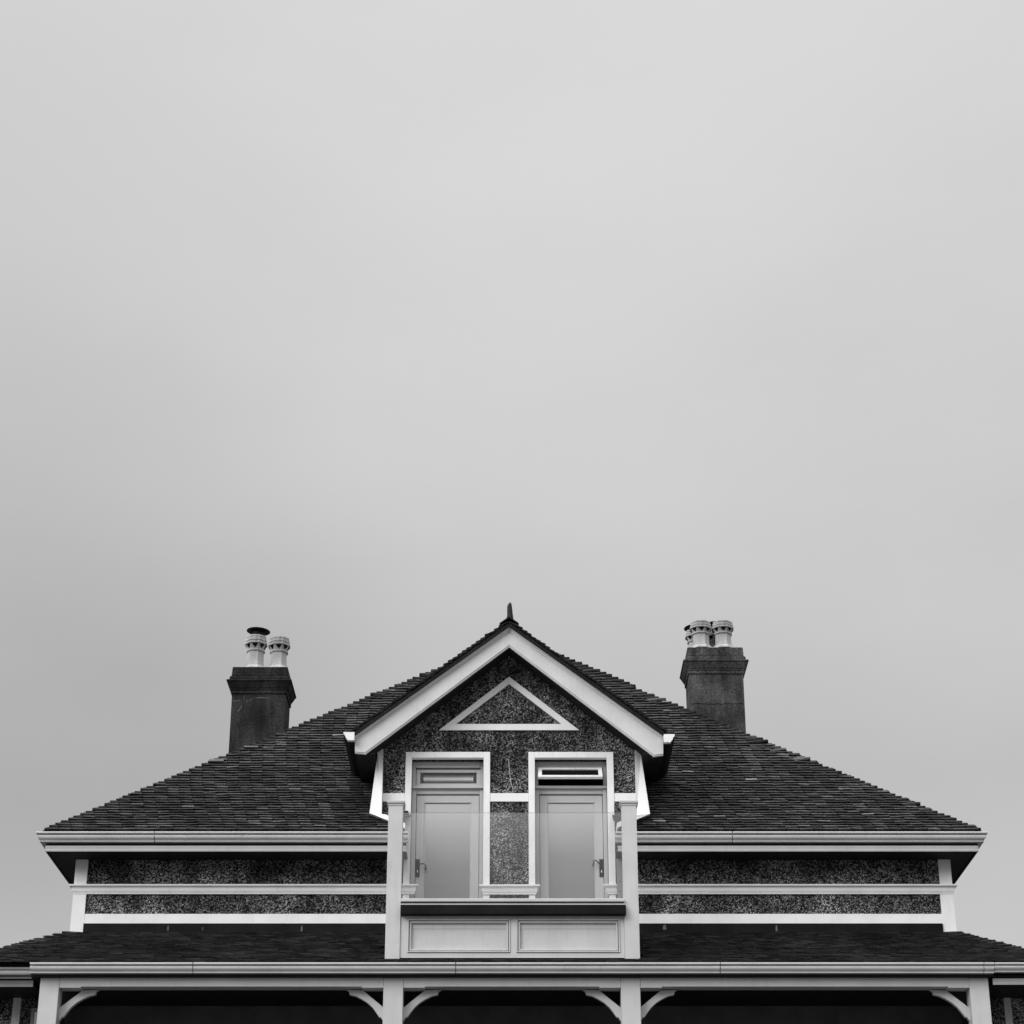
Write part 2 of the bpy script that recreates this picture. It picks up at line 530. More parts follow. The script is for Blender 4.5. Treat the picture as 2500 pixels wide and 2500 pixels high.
# hip tiles: angular saddles stepping up both front hips
def hip_mesh(sx, ln, wd, drop, tan_, cos_, mat, dx=1.0, lift=.034):
    # apex line along the hip; sx=-1 left hip, +1 right hip
    sin_ = math.sin(math.atan(tan_))
    inx = -sx
    d = Vector((inx * dx * cos_, cos_, sin_))
    dn = Vector((0, -cos_, -sin_))
    sd = Vector((sx * cos_ * dx, 0, -sin_))
    A0, A1 = Vector((0, 0, lift)), d * ln + Vector((0, 0, .010))
    B0 = Vector((inx * wd, 0, lift - .012)) + dn * drop; B1 = d * ln + Vector((inx * wd * .8, 0, .004))
    C0 = Vector((0, wd, lift - .012)) + sd * drop; C1 = d * ln + Vector((0, wd * .8, .004))
    th = Vector((0, 0, .026))
    pts = [A0, A1, B0, B1, C0, C1] + [p - th for p in (A0, A1, B0, B1, C0, C1)]
    fs = [(0, 2, 3, 1), (0, 1, 5, 4), (6, 7, 9, 8), (6, 10, 11, 7), (0, 6, 8, 2), (0, 4, 10, 6), (1, 3, 9, 7), (1, 7, 11, 5), (2, 8, 9, 3), (4, 5, 11, 10)]
    if sx < 0: fs = [tuple(reversed(f_)) for f_ in fs]
    return MB().poly(pts, fs).mesh('hip_tile', mat)
hl = hip_mesh(-1, G * 1.7, .17, .020, tP, cP, 'hip', 1.0, .060)
hr = hip_mesh(1, G * 1.7, .20, .040, tP, cP, 'hip', 1.0, .060)
hrp = hip_mesh(1, G * 1.7, .20, .045, tP, cP, 'hip_pale', 1.0, .060)
for i in range(nc - 3):
    s = SC[i]
    jit = lambda a: random.uniform(-a, a)
    for sx, me in ((-1, hl), (1, hr)):
        if sx > 0 and (27 < i < 35 or random.random() < .03): me = hrp
        gs = Matrix.Scale(1 + .075 * s * .8, 4)
        X = hipL(s) if sx < 0 else hipR(s)
        tilt = Matrix.Rotation(jit(.03), 4, 'Z') @ Matrix.Rotation(jit(.05), 4, 'X')
        lift = jit(.006)
        if random.random() < .05: lift += .02
        inst('hip_tile', me, roof, Matrix.Translation(rp(X, s) + Vector((jit(.012), 0, lift))) @ tilt @ gs)
# a couple of slipped pale tiles beside the left hip
for (X, s, ww, ll) in ((hipL(2.42) + .13, 2.42, .22, .12), (hipL(2.98) + .14, 2.98, .21, .09), (2.42, 4.95, .12, .06), (2.40, 4.55, .10, .05)):
    inst('roof_tile', MB().hexa(tile_pts(ww, ll, .055, .016, 0, .045)).mesh('roof_tile', 'mortar' if X > 0 else 'tile_pale'), roof, Matrix.Translation(rp(X, s)) @ FRONT)['label'] = 'pale slipped roof tile'

# soffit, fascia, bed moulding and gutter under the main eaves
GPROF = [(0, 0), (0, -.126), (.066, -.126), (.074, -.123), (.074, -.114), (.066, -.111), (.052, -.108), (.054, -.102), (.072, -.096), (.090, -.086), (.101, -.072), (.104, -.058), (.098, -.044), (.084, -.034), (.078, -.028), (.084, -.024), (.122, -.021), (.126, -.017), (.126, -.002), (.120, .002), (.112, -.004), (.012, -.012)]
GP2 = [(d_, z_ * .94) for d_, z_ in GPROF]
MP = [(0, .006), (.030, 0), (.031, -.018), (.024, -.034), (.020, -.046), (.026, -.050), (.026, -.060), (.020, -.064), (.022, -.074), (0, -.074)]
FY = 27.845
def gutter_run(prof_, pts, mat, parent, name='gutter', closed=True):
    return MB().sweep(list(reversed(prof_)), pts).build(name, mat, parent, smooth=32)
for sx, xs2, end in ((-1, [-1.40, -4.79], -6.26), (1, [1.385, 2.95], 6.255)):
    cuts = xs2
    for j in range(len(cuts)):
        x0 = cuts[j] + sx * (.011 if j else 0)
        if j + 1 < len(cuts):
            pts = [((x0, FY, 9.677), (0, -1)), ((cuts[j + 1], FY, 9.677), (0, -1))]
        else:
            pts = [((x0, FY, 9.677), (0, -1)), ((end, FY, 9.677), (sx, -1)), ((end, 40.4, 9.677), (sx, 0))]
        gutter_run(GPROF, pts, 'gutter', roof)
    MB().sweep(list(reversed(MP)), [((sx * 1.42, FY + .01, 9.511), (0, -1)), ((end, FY + .01, 9.511), (0, -1))]).build('fascia_moulding', 'gutter', roof, smooth=30)
    f_ = MB()
    a_, b_ = sorted((sx * 1.42, end - sx * .001))
    f_.box(a_, b_, FY + .002, FY + .03, 9.437, 9.70)
    c_, d_ = sorted((end - sx * .03, end - sx * .002))
    f_.box(c_, d_, FY + .03, 40.3, 9.437, 9.70)
    f_.build('fascia', 'dark', roof)  # the shade under the gutter is put into this dark colour
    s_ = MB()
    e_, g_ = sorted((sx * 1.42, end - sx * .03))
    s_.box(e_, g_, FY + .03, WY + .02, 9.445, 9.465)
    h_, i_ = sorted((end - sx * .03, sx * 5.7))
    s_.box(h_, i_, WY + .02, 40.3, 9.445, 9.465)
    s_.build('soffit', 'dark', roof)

# ---- dormer ---------------------------------------------------------------
DF = 27.83                                    # outer face of the barge boards
d = MB()
d.box(-1.88, -1.475 + .02, WY, WY + .3, 7.6, 10.975)
d.box(-.302 - .02, .228 + .02, WY, WY + .3, 7.6, 10.975)
d.box(1.407 - .02, 1.80, WY, WY + .3, 7.6, 10.975)
d.prism([(-1.88, 10.93), (1.80, 10.93), (1.80, 11.22), (DX, 12.50), (-1.88, 11.16)], WY + .0015, WY + .3)
d.box(-1.88, -1.70, WY + .3, 29.9, 9.6, 11.15)
d.box(1.62, 1.80, WY + .3, 29.9, 9.6, 11.2)
dormer = d.build('dormer', 'pebble', house)
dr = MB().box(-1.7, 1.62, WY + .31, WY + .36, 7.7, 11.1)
dr.build('dark_backing', 'black', dormer)  # black slab stands in for the unlit room behind the doors

# flat gable triangle, three mitred trims
tri_o = [(-1.019, 11.297), (.936, 11.297), (-.041, 12.09)]
tri_i = [(-.785, 11.386), (.693, 11.386), (-.040, 11.982)]
for i in range(3):
    j = (i + 1) % 3
    MB().prism([tri_o[i], tri_o[j], tri_i[j], tri_i[i]], WY - .028, WY + .01).build('gable_trim', 'white', dormer)

# barge boards with bed fillets
apx_t, apx_b = (DX, 12.595), (DX, 12.399)
for sx, te, be, ex in ((-1, (-2.154, 11.000), (-2.01, 10.823), (-2.149, 10.836)), (1, (2.074, 11.006), (1.944, 10.788), (2.068, 10.804))):
    MB().prism([apx_t, apx_b, be, ex, te], DF, DF + .05).build('barge_board', 'barge', dormer)
    v = Vector((te[0] - apx_t[0], te[1] - apx_t[1])).normalized()
    nrm = Vector((-v.y, v.x)) if -v.y * sx > 0 or v.x * 1 > 0 and False else Vector((-v.y, v.x))
    if nrm.y < 0: nrm = -nrm
    def off(p, k): return (p[0] + nrm.x * k if p[0] != DX else DX, p[1] + (nrm.y * k if p[0] != DX else k / max(nrm.y, .3)))
    # cyma under the tiles: its face leans out and looks down towards the gable's centre
    q0, q1, q2, q3 = off(apx_t, .001), off(te, .001), off(te, .050), off(apx_t, .050)
    m0, m1 = off(apx_t, .020), off(te, .020)
    cy_ = MB()
    pts = [(q0[0], DF + .03, q0[1]), (q1[0], DF + .03, q1[1]), (m1[0], DF - .012, m1[1]), (m0[0], DF - .012, m0[1]), (q2[0], DF - .062, q2[1]), (q3[0], DF - .062, q3[1]), (q2[0], DF + .03, q2[1]), (q3[0], DF + .03, q3[1]),
           (q1[0], DF - .010, q1[1]), (q0[0], DF - .010, q0[1])]
    fs_ = [(9, 8, 2, 3), (3, 2, 4, 5), (5, 4, 6, 7), (0, 1, 8, 9), (1, 6, 4, 2, 8)]
    cy_.poly(pts, fs_ if sx > 0 else [tuple(reversed(f_)) for f_ in fs_])
    cy_.build('barge_fillet', 'barge', dormer)
    # bead along the lower edge
    vb = Vector((be[0] - apx_b[0], be[1] - apx_b[1])).normalized()
    MB().prism([(apx_b[0], apx_b[1] - .001), (be[0], be[1] - .001), (be[0], be[1] - .024), (apx_b[0], apx_b[1] - .026)], DF + .012, DF + .05).build('barge_bead', 'barge', dormer)
    MB().prism([(be[0], be[1] - .001), (ex[0], ex[1] - .001), (ex[0], ex[1] - .018), (be[0], be[1] - .018)], DF + .012, DF + .05).build('barge_bead', 'barge', dormer)
    # dark raked soffit behind the barge, and the level eave soffit
    xw = -1.88 if sx < 0 else 1.80
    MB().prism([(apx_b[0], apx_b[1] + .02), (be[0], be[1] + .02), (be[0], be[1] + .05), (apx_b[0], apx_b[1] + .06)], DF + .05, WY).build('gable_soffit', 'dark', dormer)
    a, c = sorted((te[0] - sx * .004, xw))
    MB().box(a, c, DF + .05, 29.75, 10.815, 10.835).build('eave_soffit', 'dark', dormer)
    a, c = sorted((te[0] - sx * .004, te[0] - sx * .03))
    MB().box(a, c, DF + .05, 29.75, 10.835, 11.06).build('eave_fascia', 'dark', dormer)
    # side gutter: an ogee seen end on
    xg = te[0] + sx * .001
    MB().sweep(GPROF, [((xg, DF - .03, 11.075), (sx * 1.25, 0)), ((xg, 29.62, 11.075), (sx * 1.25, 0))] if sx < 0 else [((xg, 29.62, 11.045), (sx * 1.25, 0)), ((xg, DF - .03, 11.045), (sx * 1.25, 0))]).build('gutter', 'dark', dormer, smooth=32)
    zc = 11.075 if sx < 0 else 11.045
    MB().prism([(xg + sx * d_, zc + z_) for d_, z_ in [(0, .003), (.152, .003), (.148, -.020), (.128, -.040), (.118, -.075), (.095, -.098), (.09, -.112), (0, -.112)]], DF - .110, DF - .0305).build('gutter_stop_end', 'white', dormer)

# dormer roof: slabs, tiles, ridge
droof = MB()
DA = math.atan(DT); cD, sD = math.cos(DA), math.sin(DA)
TZ = 12.70                                   # deck height at the ridge
for sx in (-1, 1):
    L_ = (2.15 if sx < 0 else 2.13)
    def yz(z): return EY + (z - EZ) / tP + .12
    za, ze = TZ, TZ - DT * L_
    a = [(DX, DF - .08, za), (DX + sx * L_, DF - .08, ze), (DX + sx * L_, yz(ze), ze), (DX, yz(za), za)]
    lo = [(p[0], p[1], p[2] - .055) for p in a]
    pts = lo + a
    droof.hexa(pts if sx > 0 else [pts[i] for i in (1, 0, 3, 2, 5, 4, 7, 6)])
dro = droof.build('dormer_roof', 'hip', house)
GD = .080
rest = MB()
for sx in (-1, 1):
    L_ = (2.15 if sx < 0 else 2.13) / cD
    FR = Matrix(((0, -sx * cD, sx * sD, 0), (1 * sx, 0, 0, 0), (0, sD, cD, 0), (0, 0, 0, 1)))   # local x along the eave, y up the slope, z out
    n = int(L_ / GD)
    for i in range(n):
        u = i * GD - .01
        e = Vector((DX + sx * (L_ - u) * cD, 0, TZ - (L_ - u) * sD))
        y1_ = EY + (e.z - EZ) / tP + .1
        y = DF - .092 + (i % 2) * TW / 2
        first = True
        while y < y1_ - TW:
            wdt = TW if (not first or i % 2 == 0) else TW
            yc = y + TW / 2 - (i % 2) * TW / 2 * (1 if first else 0)
            wl = TW if not (first and i % 2) else TW
            if first and i % 2:
                yc = DF - .092 + TW / 2
            base_ = Vector((e.x, yc, e.z))
            tp = tile_pts(TW - .004, GD * 1.7, .024 + random.random() * .012, .022, random.uniform(-.003, .003), .002)
            if first:
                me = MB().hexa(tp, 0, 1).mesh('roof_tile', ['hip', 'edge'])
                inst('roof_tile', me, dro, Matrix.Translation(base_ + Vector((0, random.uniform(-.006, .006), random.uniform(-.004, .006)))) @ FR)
            else:
                rest.hexa([Matrix.Translation(base_) @ FR @ Vector(q) for q in tp])
            y = yc + TW / 2
            first = False
ro = rest.build('roof_tiles', 'tile', dro)
ro['kind'] = 'stuff'
rt = MB().prism([(DX, .092), (DX + .135, -.008), (DX + .135, -.026), (DX, .070), (DX - .135, -.026), (DX - .135, -.008)], -.15, .15).mesh('ridge_tile', 'hip')
for k in range(12):
    inst('ridge_tile', rt, dro, Matrix.Translation((0, DF + .055 + k * .304, TZ + random.uniform(-.004, .004))) @ Matrix.Rotation(random.uniform(-.008, .008), 4, 'X'))
fin = MB()
rings = [(0, 0, .090, .12), (.0, .05, .066, .10), (.0, .12, .052, .075), (-.004, .19, .048, .065), (-.006, .235, .044, .055), (-.004, .265, .036, .042), (0.0, .288, .022, .026), (.002, .297, .008, .010)]
pts = []
for (ox, h, rx, ry) in rings:
    for k in range(8):
        a = 2 * math.pi * k / 8
        pts.append((DX + .012 + ox + .78 * rx * math.cos(a), DF + .05 + ry * math.sin(a), 12.748 + h * 1.04))
fin.poly(pts, [(j * 8 + i, j * 8 + (i + 1) % 8, (j + 1) * 8 + (i + 1) % 8, (j + 1) * 8 + i) for j in range(len(rings) - 1) for i in range(8)] + [tuple(range((len(rings) - 1) * 8, len(rings) * 8))])
fin.build('finial', 'hip', dro, smooth=50)

# flared white corner boards of the dormer, and the cross bands
for pts_, ysf in (
    ([(-1.793, 11.10), (-1.885, 11.10), (-1.868, 10.95), (-1.940, 10.025), (-1.690, 9.885), (-1.44, 9.745), (-1.44, 9.815), (-1.70, 9.962), (-1.775, 10.015)],
     [28.272, 28.272, 28.272, 28.03, 27.88, 27.80, 27.80, 27.90, 28.03]),
    ([(1.707, 11.13), (1.79, 11.13), (1.788, 10.95), (1.878, 10.015), (1.686, 9.905), (1.415, 9.752), (1.415, 9.822), (1.66, 9.962), (1.70, 10.015)],
     [28.272, 28.272, 28.272, 28.03, 27.92, 27.80, 27.80, 27.92, 28.03])):
    MB().prism(pts_, ysf, [y + .45 for y in ysf]).build('corner_board', 'white', dormer)
# pebbledashed splay filling in behind each flare
for pts_, ysf in (([(-1.76, 10.26), (-1.476, 10.26), (-1.476, 9.80), (-1.60, 9.90), (-1.76, 10.0)], [28.285, 28.285, 28.10, 28.08, 28.08]),
                  ([(1.408, 10.26), (1.69, 10.26), (1.69, 10.0), (1.60, 9.93), (1.408, 9.80)], [28.285, 28.285, 28.08, 28.08, 28.10])):
    MB().prism(pts_, ysf, 28.42).build('splay', 'pebble', dormer)
for a, c in ((-1.80, -1.477), (-.300, .226), (1.409, 1.72)):
    MB().box(a, c, WY - .030, WY + .01, 10.264, 10.381).build('cross_band', 'white', dormer)
# cable
MB().tube([(-.046, WY - .012, 10.875), (-.040, WY - .016, 10.76), (-.030, WY - .012, 10.66), (-.018, WY - .014, 10.56), (.006, WY - .012, 10.46), (.02, WY - .01, 10.385)], .0042).build('cable', 'cream', dormer)

# sill pieces on the pier and beside the doors (string course returning into the balcony)
sp_ = [(d_ * 1.0, z_) for d_, z_ in prof]
MB().sweep(prof, [((.30, WY, 9.08), (1, 0)), ((.30, WY - .03, 9.08), (1, -1)), ((-.365, WY - .03, 9.08), (-1, -1)), ((-.365, WY, 9.08), (-1, 0))]).build('pier_sill', 'white', dormer, smooth=35)
MB().sweep(prof, [((-1.345, WY, 9.085), (1, 0)), ((-1.345, WY - .03, 9.085), (1, -1)), ((-1.50, WY - .03, 9.085), (0, -1))]).build('pier_sill', 'white', dormer, smooth=35)
MB().sweep(prof, [((1.46, WY - .03, 9.085), (0, -1)), ((1.315, WY - .03, 9.085), (-1, -1)), ((1.315, WY, 9.085), (-1, 0))]).build('pier_sill', 'white', dormer, smooth=35)

# ---- doors ------------------------------------------------------------------
def make_door(xo0, xi0, xi1, xo1, hand):
    """architrave outer/inner left, inner/outer right; hand -1: handle on the left"""
    lf0, lf1 = xi0 + .068, xi1 - .062
    gx0, gx1 = lf0 + (.107 if hand < 0 else .107), lf1 - .108
    m_ = MB()                                              # leaf as stiles and rails
    m_.box(lf0, gx0, 28.4700, 28.5150, 8.24, 10.41)
    m_.box(gx1, lf1, 28.4700, 28.5150, 8.24, 10.41)
    m_.box(gx0, gx1, 28.4710, 28.5150, 10.305, 10.41)
    m_.box(gx0, gx1, 28.4710, 28.5150, 8.24, 8.44)
    leaf = m_.build('door', 'door', house, bevel=.004)
    MB().box(gx0 + .001, gx1 - .001, 28.5020, 28.5100, 8.44, 10.305).build('glass_pane', 'pane', leaf)
    bd = MB()
    for (a, c, z0, z1) in ((gx0 + .001, gx0 + .014, 8.441, 10.304), (gx1 - .014, gx1 - .001, 8.441, 10.304), (gx0 + .014, gx1 - .014, 8.441, 8.454)):
        bd.box(a, c, 28.4840, 28.5010, z0, z1)
    bd.build('glazing_bead', 'door', leaf)
    fr = MB()
    fr.box(xi0, xi0 + .062, 28.4350, 28.5400, 8.24, 10.492)
    fr.box(xi1 - .056, xi1, 28.4350, 28.5400, 8.24, 10.492)
    fr.box(xi0, xi0 + .050, 28.4380, 28.5400, 10.53, 10.889)
    fr.box(xi1 - .046, xi1, 28.4380, 28.5400, 10.53, 10.889)
    fr.box(xi0 + .05, xi1 - .046, 28.4320, 28.5400, 10.80, 10.889)
    fr.build('door_frame', 'door', leaf, bevel=.004)
    tb = MB().box(xi0 + .001, xi1 - .001, 28.3950, 28.5400, 10.493, 10.529)
    tb.box(xi0 + .062, xi1 - .056, 28.4500, 28.5400, 10.425, 10.493)
    tb.build('transom_bar', 'door', leaf, bevel=.004)
    ar = MB()
    ar.box(xo0, xi0, 28.262, 28.36, 8.20, 10.975)
    ar.box(xi1, xo1, 28.262, 28.36, 8.20, 10.975)
    ar.box(xi0, xi1, 28.2625, 28.36, 10.889, 10.975)
    ar.build('architrave', 'white', leaf, bevel=.004)
    # handle: long plate and a scrolled lever
    hx = (lf0 + .029) if hand < 0 else (lf1 - .029)
    s = -hand
    h_ = MB().box(hx - .029, hx + .029, 28.4550, 28.4695, 9.258, 9.50)
    if hand < 0:
        lev = [(.0, 9.42), (.045, 9.425), (.085, 9.428), (.105, 9.415), (.115, 9.395), (.108, 9.382), (.118, 9.375), (.122, 9.36), (.112, 9.348), (.098, 9.352), (.092, 9.366)]
    else:
        lev = [(.0, 9.425), (.035, 9.435), (.065, 9.462), (.085, 9.475), (.105, 9.47), (.11, 9.448), (.10, 9.434), (.115, 9.425), (.122, 9.408), (.112, 9.395), (.098, 9.40)]
    h_.tube([(hx + s * a, 28.4620 - min(.045, abs(a) * .8 + .004), z) for a, z in lev], .0085, 6)
    h_.build('handle', 'black', leaf)
    MB().box(hx - .006, hx + .006, 28.4535, 28.4550, 9.315, 9.345).build('keyhole', 'white', leaf)
    return leaf, lf0, lf1
doorL, a0, a1 = make_door(-1.475, -1.388, -.393, -.302, -1)
doorR, b0, b1 = make_door(.228, .316, 1.314, 1.407, 1)
doorL['label'] = 'glazed balcony door with its handle on the left'
doorR['label'] = 'glazed balcony door with its handle on the right'

def ring(mb, x0, x1, z0, z1, wx, wz, y0, y1):
    mb.box(x0, x0 + wx, y0, y1, z0, z1); mb.box(x1 - wx, x1, y0, y1, z0, z1)
    mb.box(x0 + wx, x1 - wx, y0 + .0005, y1, z0, z0 + wz); mb.box(x0 + wx, x1 - wx, y0 + .0005, y1, z1 - wz, z1)
    return mb
tw1 = ring(MB(), -1.331, -.437, 10.53, 10.776, .056, .045, 28.4420, 28.4900).build('transom_window', 'door', house, bevel=.004)
tw1['label'] = 'closed transom window with an etched pane'
MB().box(-1.274, -.494, 28.4780, 28.4840, 10.576, 10.730).build('glass_pane', 'pane_lace', tw1)
lc = MB()
for k in range(27):
    x = -1.222 + k * .0258
    lc.poly([(x + .0100 * math.cos(a), 28.4755, 10.650 + .030 * math.sin(a)) for a in [2 * math.pi * q / 8 for q in range(8)]], [tuple(range(8))])
    for z in (10.650 - .04, 10.650 + .04):
        lc.poly([(x + .013 + .005 * math.cos(a), 28.4755, z + .006 * math.sin(a)) for a in [2 * math.pi * q / 6 for q in range(6)]], [tuple(range(6))])
lc.build('etched_pattern', 'lace', tw1)['kind'] = 'stuff'
# right hand sash swung out from its top edge
sw = ring(MB(), -.447, .447, -.246, 0, .056, .045, -.022, .022).build('transom_window', 'white', house, bevel=.004)
sw['label'] = 'transom window swung open at the bottom'
sw.matrix_world = Matrix.Translation((.806, 28.4250, 10.783)) @ Matrix.Rotation(R(-41), 4, 'X')
pn = MB().box(-.392, .392, -.003, .003, -.202, -.044).build('glass_pane', 'pane_dark', sw)

# ---- balcony ------------------------------------------------------------------
BY = 26.60
fl = MB().box(-1.59, 1.60, BY + .06, WY, 8.10, 8.20)
balc = fl.build('balcony', 'cream', house)
def column(x0, x1):
    c_ = MB()
    c_.box(x0, x1, BY, BY + .19, 7.706, 9.697)
    c_.box(x0 - .008, x1 + .008, BY - .008, BY + .198, 9.697, 9.712)
    c_.box(x0 - .004, x1 + .004, BY - .004, BY + .194, 9.712, 9.722)
    c_.box(x0 - .020, x1 + .020, BY - .02, BY + .21, 9.722, 9.734)
    c_.box(x0 - .026, x1 + .026, BY - .026, BY + .216, 9.736, 9.756)
    c_.box(x0 - .010, x1 + .010, BY - .010, BY + .20, 9.734, 9.736)
    return c_.build('column', 'cream', balc, bevel=.006)
column(-1.596, -1.411)
column(1.418, 1.606)
# parapet framing: rails, stiles, then two sunk panels with mouldings
pf = MB()
PX0, PX1 = -1.409, 1.416
xa, xb, xc, xd = -1.318, -.022, .055, 1.362
pf.box(PX0, xa, BY + .02, BY + .08, 7.722, 8.26)
pf.box(xb, xc, BY + .02, BY + .08, 7.722, 8.26)
pf.box(xd, PX1, BY + .02, BY + .08, 7.722, 8.26)
for a, c in ((xa, xb), (xc, xd)):
    pf.box(a, c, BY + .0205, BY + .08, 7.722, 7.788)
    pf.box(a, c, BY + .0205, BY + .08, 8.214, 8.26)
pf.build('parapet_frame', 'cream', balc)
for a, c in ((xa, xb), (xc, xd)):
    p_ = MB().box(a, c, BY + .065, BY + .08, 7.788, 8.214)
    po = p_.build('parapet_panel', 'cream', balc)
    mo = MB()
    ring(mo, a + .001, c - .001, 7.789, 8.213, .016, .016, BY + .004, BY + .064)
    ring(mo, a + .025, c - .025, 7.813, 8.189, .022, .022, BY + .022, BY + .064)
    mo.build('panel_moulding', 'cream', balc, bevel=.005)
MB().box(-1.408, 1.440, BY - .09, BY + .015, 8.250, 8.372).build('balcony_beam', 'lead', balc, bevel=.008)
MB().box(-1.408, 1.424, BY - .06, BY + .10, 8.380, 8.394).build('balcony_rail', 'cream', balc)
MB().box(-1.409, 1.424, BY - .05, BY + .16, 8.424, 8.464).build('balcony_rail', 'cream', balc, bevel=.006)
MB().box(-1.409, 1.416, BY - .01, BY + .10, 8.394, 8.424).build('balcony_rail', 'black', balc)  # black strip standing in for the dark gap between the rails
MB().box(-1.408, 1.414, BY + .10, BY + .112, 8.466, 9.628).build('glass_panel', 'glass', balc)
for z in (9.628, 8.482):
    MB().box(-1.408, 1.414, BY + .098, BY + .114, z, z + .007).build('glass_edge', 'glass_edge', balc)
for x in (-1.5, 1.51):
    MB().box(x - .03, x + .03, BY + .195, WY - .001, 7.722, 8.40).build('side_parapet', 'cream', balc)
    MB().box(x - .006, x + .006, BY + .21, WY - .1, 8.402, 9.60).build('glass_panel', 'glass', balc)
# closing board at the right end of the eaves, with its fixings
eb = MB().box(1.415, 1.515, 28.19, 28.245, 8.22, 9.437).build('end_board', 'board', balc)
for z in (9.40, 9.33, 9.12, 8.98):
    MB().lathe([(.006, 0), (.006, .003)], (0, 0, 0), 8).build('screw_hole', 'black', balc).matrix_world = Matrix.Translation((1.455, 28.19, z)) @ Matrix.Rotation(R(90), 4, 'X')

# ---- chimneys -----------------------------------------------------------------
def chimney(x0, x1, y0, y1, zb, zt, mat, seats, label):
    sh = MB().box(x0, x1, y0, y1, zb, zt - .45 + .0)
    st = sh.build('chimney', mat, house)
    st['label'] = label
    def frus(mb, za, oa, zb_, ob):
        mb.hexa([(x0 - oa, y0 - oa, za), (x1 + oa, y0 - oa, za), (x1 + oa, y1 + oa, za), (x0 - oa, y1 + oa, za),
                 (x0 - ob, y0 - ob, zb_), (x1 + ob, y0 - ob, zb_), (x1 + ob, y1 + ob, zb_), (x0 - ob, y1 + ob, zb_)])
    c_ = MB()
    z = zt - .45
    frus(c_, z, .018, z + .055, .018)
    frus(c_, z + .056, .020, z + .085, .030)
    frus(c_, z + .0855, .031, z + .185, .078)
    frus(c_, z + .186, .086, z + .215, .092)
    frus(c_, z + .216, .080, z + .232, .05)
    frus(c_, z + .233, .048, z + .285, .044)
    frus(c_, z + .286, .036, z + .296, .022)
    frus(c_, z + .297, .020, zt, .012)
    c_.build('cornice', mat, st, bevel=.008)
    fl_ = MB()
    fl_.hexa([(x0 + .01, y0 + .01, zt), (x1 - .01, y0 + .01, zt), (x1 - .01, y1 - .01, zt), (x0 + .01, y1 - .01, zt),
              (x0 + .12, y0 + .10, zt + .045), (x1 - .12, y0 + .10, zt + .045), (x1 - .12, y1 - .10, zt + .045), (x0 + .12, y1 - .10, zt + .045)])
    fl_.build('flaunching', 'mortar', st)
    return st
K = 1 / math.cos(math.pi / 8)
POT = [(.166, 0), (.162, .030), (.150, .052), (.138, .062), (.140, .078), (.127, .084), (.122, .288), (.142, .290), (.142, .312), (.124, .316), (.156, .392), (.172, .396), (.172, .428), (.150, .432), (.150, .444), (.162, .446), (.160, .486), (.146, .489), (.146, .498), (.154, .500), (.152, .524), (.102, .524), (.098, .42)]
def pot(parent, x, y, z, h=1.0, scale=1.0, flute=False, rot=22.5):
    p_ = MB()
    pr = [(r * K * scale, zz * h) for r, zz in POT]
    p_.lathe(pr, (0, 0, 0), 8, R(rot))
    rr = lambda zz: (.130 + (zz - .314) / .078 * .028)
    for k in range(8):                                     # arrow-shaped vents under the rim
        a = R(rot) + 2 * math.pi * (k + .5) / 8
        tv = Vector((-math.sin(a), math.cos(a), 0)); rv = Vector((math.cos(a), math.sin(a), 0))
        q = [(-.040, .388), (.040, .388), (.038, .372), (0, .328), (-.038, .372)]
        p_.poly([rv * ((rr(zz) * scale) + .003) + tv * (u * scale) + Vector((0, 0, zz * h)) for u, zz in q], [(0, 4, 3, 2, 1)], 1)
        p_.poly([rv * ((rr(zz) * scale) + .003) + tv * (u * scale) + Vector((0, 0, zz * h)) for u, zz in q], [(0, 1, 2, 3, 4)], 1)
    o = p_.build('chimney_pot', ['pot', 'black'], parent)
    o.location = (x, y, z)
    return o
def cowl(parent, x, y, z, tilt=0):
    c_ = MB().lathe([(.185, 0), (.190, .004), (.188, .010), (.12, .030), (.04, .042), (.004, .046)], (0, 0, 0), 24)
    for k in range(4):
        a = .6 + k * math.pi / 2
        c_.tube([(.10 * math.cos(a), .10 * math.sin(a), .01), (.125 * math.cos(a), .125 * math.sin(a), -.06), (.135 * math.cos(a), .135 * math.sin(a), -.14)], .008, 5)
    c_.lathe([(.11, -.085), (.11, -.015)], (0, 0, 0), 12)
    o = c_.build('cowl', 'black', parent, smooth=35)
    o.location = (x, y, z); o.rotation_euler = (0, R(tilt), 0)
    return o
CY = 31.5
stL = chimney(-4.388, -3.545, CY, CY + .66, 9.9, 13.448, 'stack_dark', None, 'shorter dark chimney with two pots, one under a disc cowl')
pot(stL, -4.085, CY + .27, 13.475, 1.10)
pot(stL, -3.715, CY + .27, 13.475, 1.04, rot=25)
cowl(stL, -4.060, CY + .27, 14.150, 3)
stR = chimney(2.785, 3.638, CY, CY + .66, 9.9, 13.778, 'stack', None, 'taller grey chimney with four crowded pots')
pot(stR, 3.012, CY + .18, 13.80, .87)
pot(stR, 3.365, CY + .18, 13.80, .87, rot=20)
pot(stR, 2.965, CY + .50, 13.80, .84)
pot(stR, 3.30, CY + .50, 13.80, .84)
cowl(stR, 2.965, CY + .52, 14.31, -4)
cowl(stR, 3.30, CY + .52, 14.35, 3)
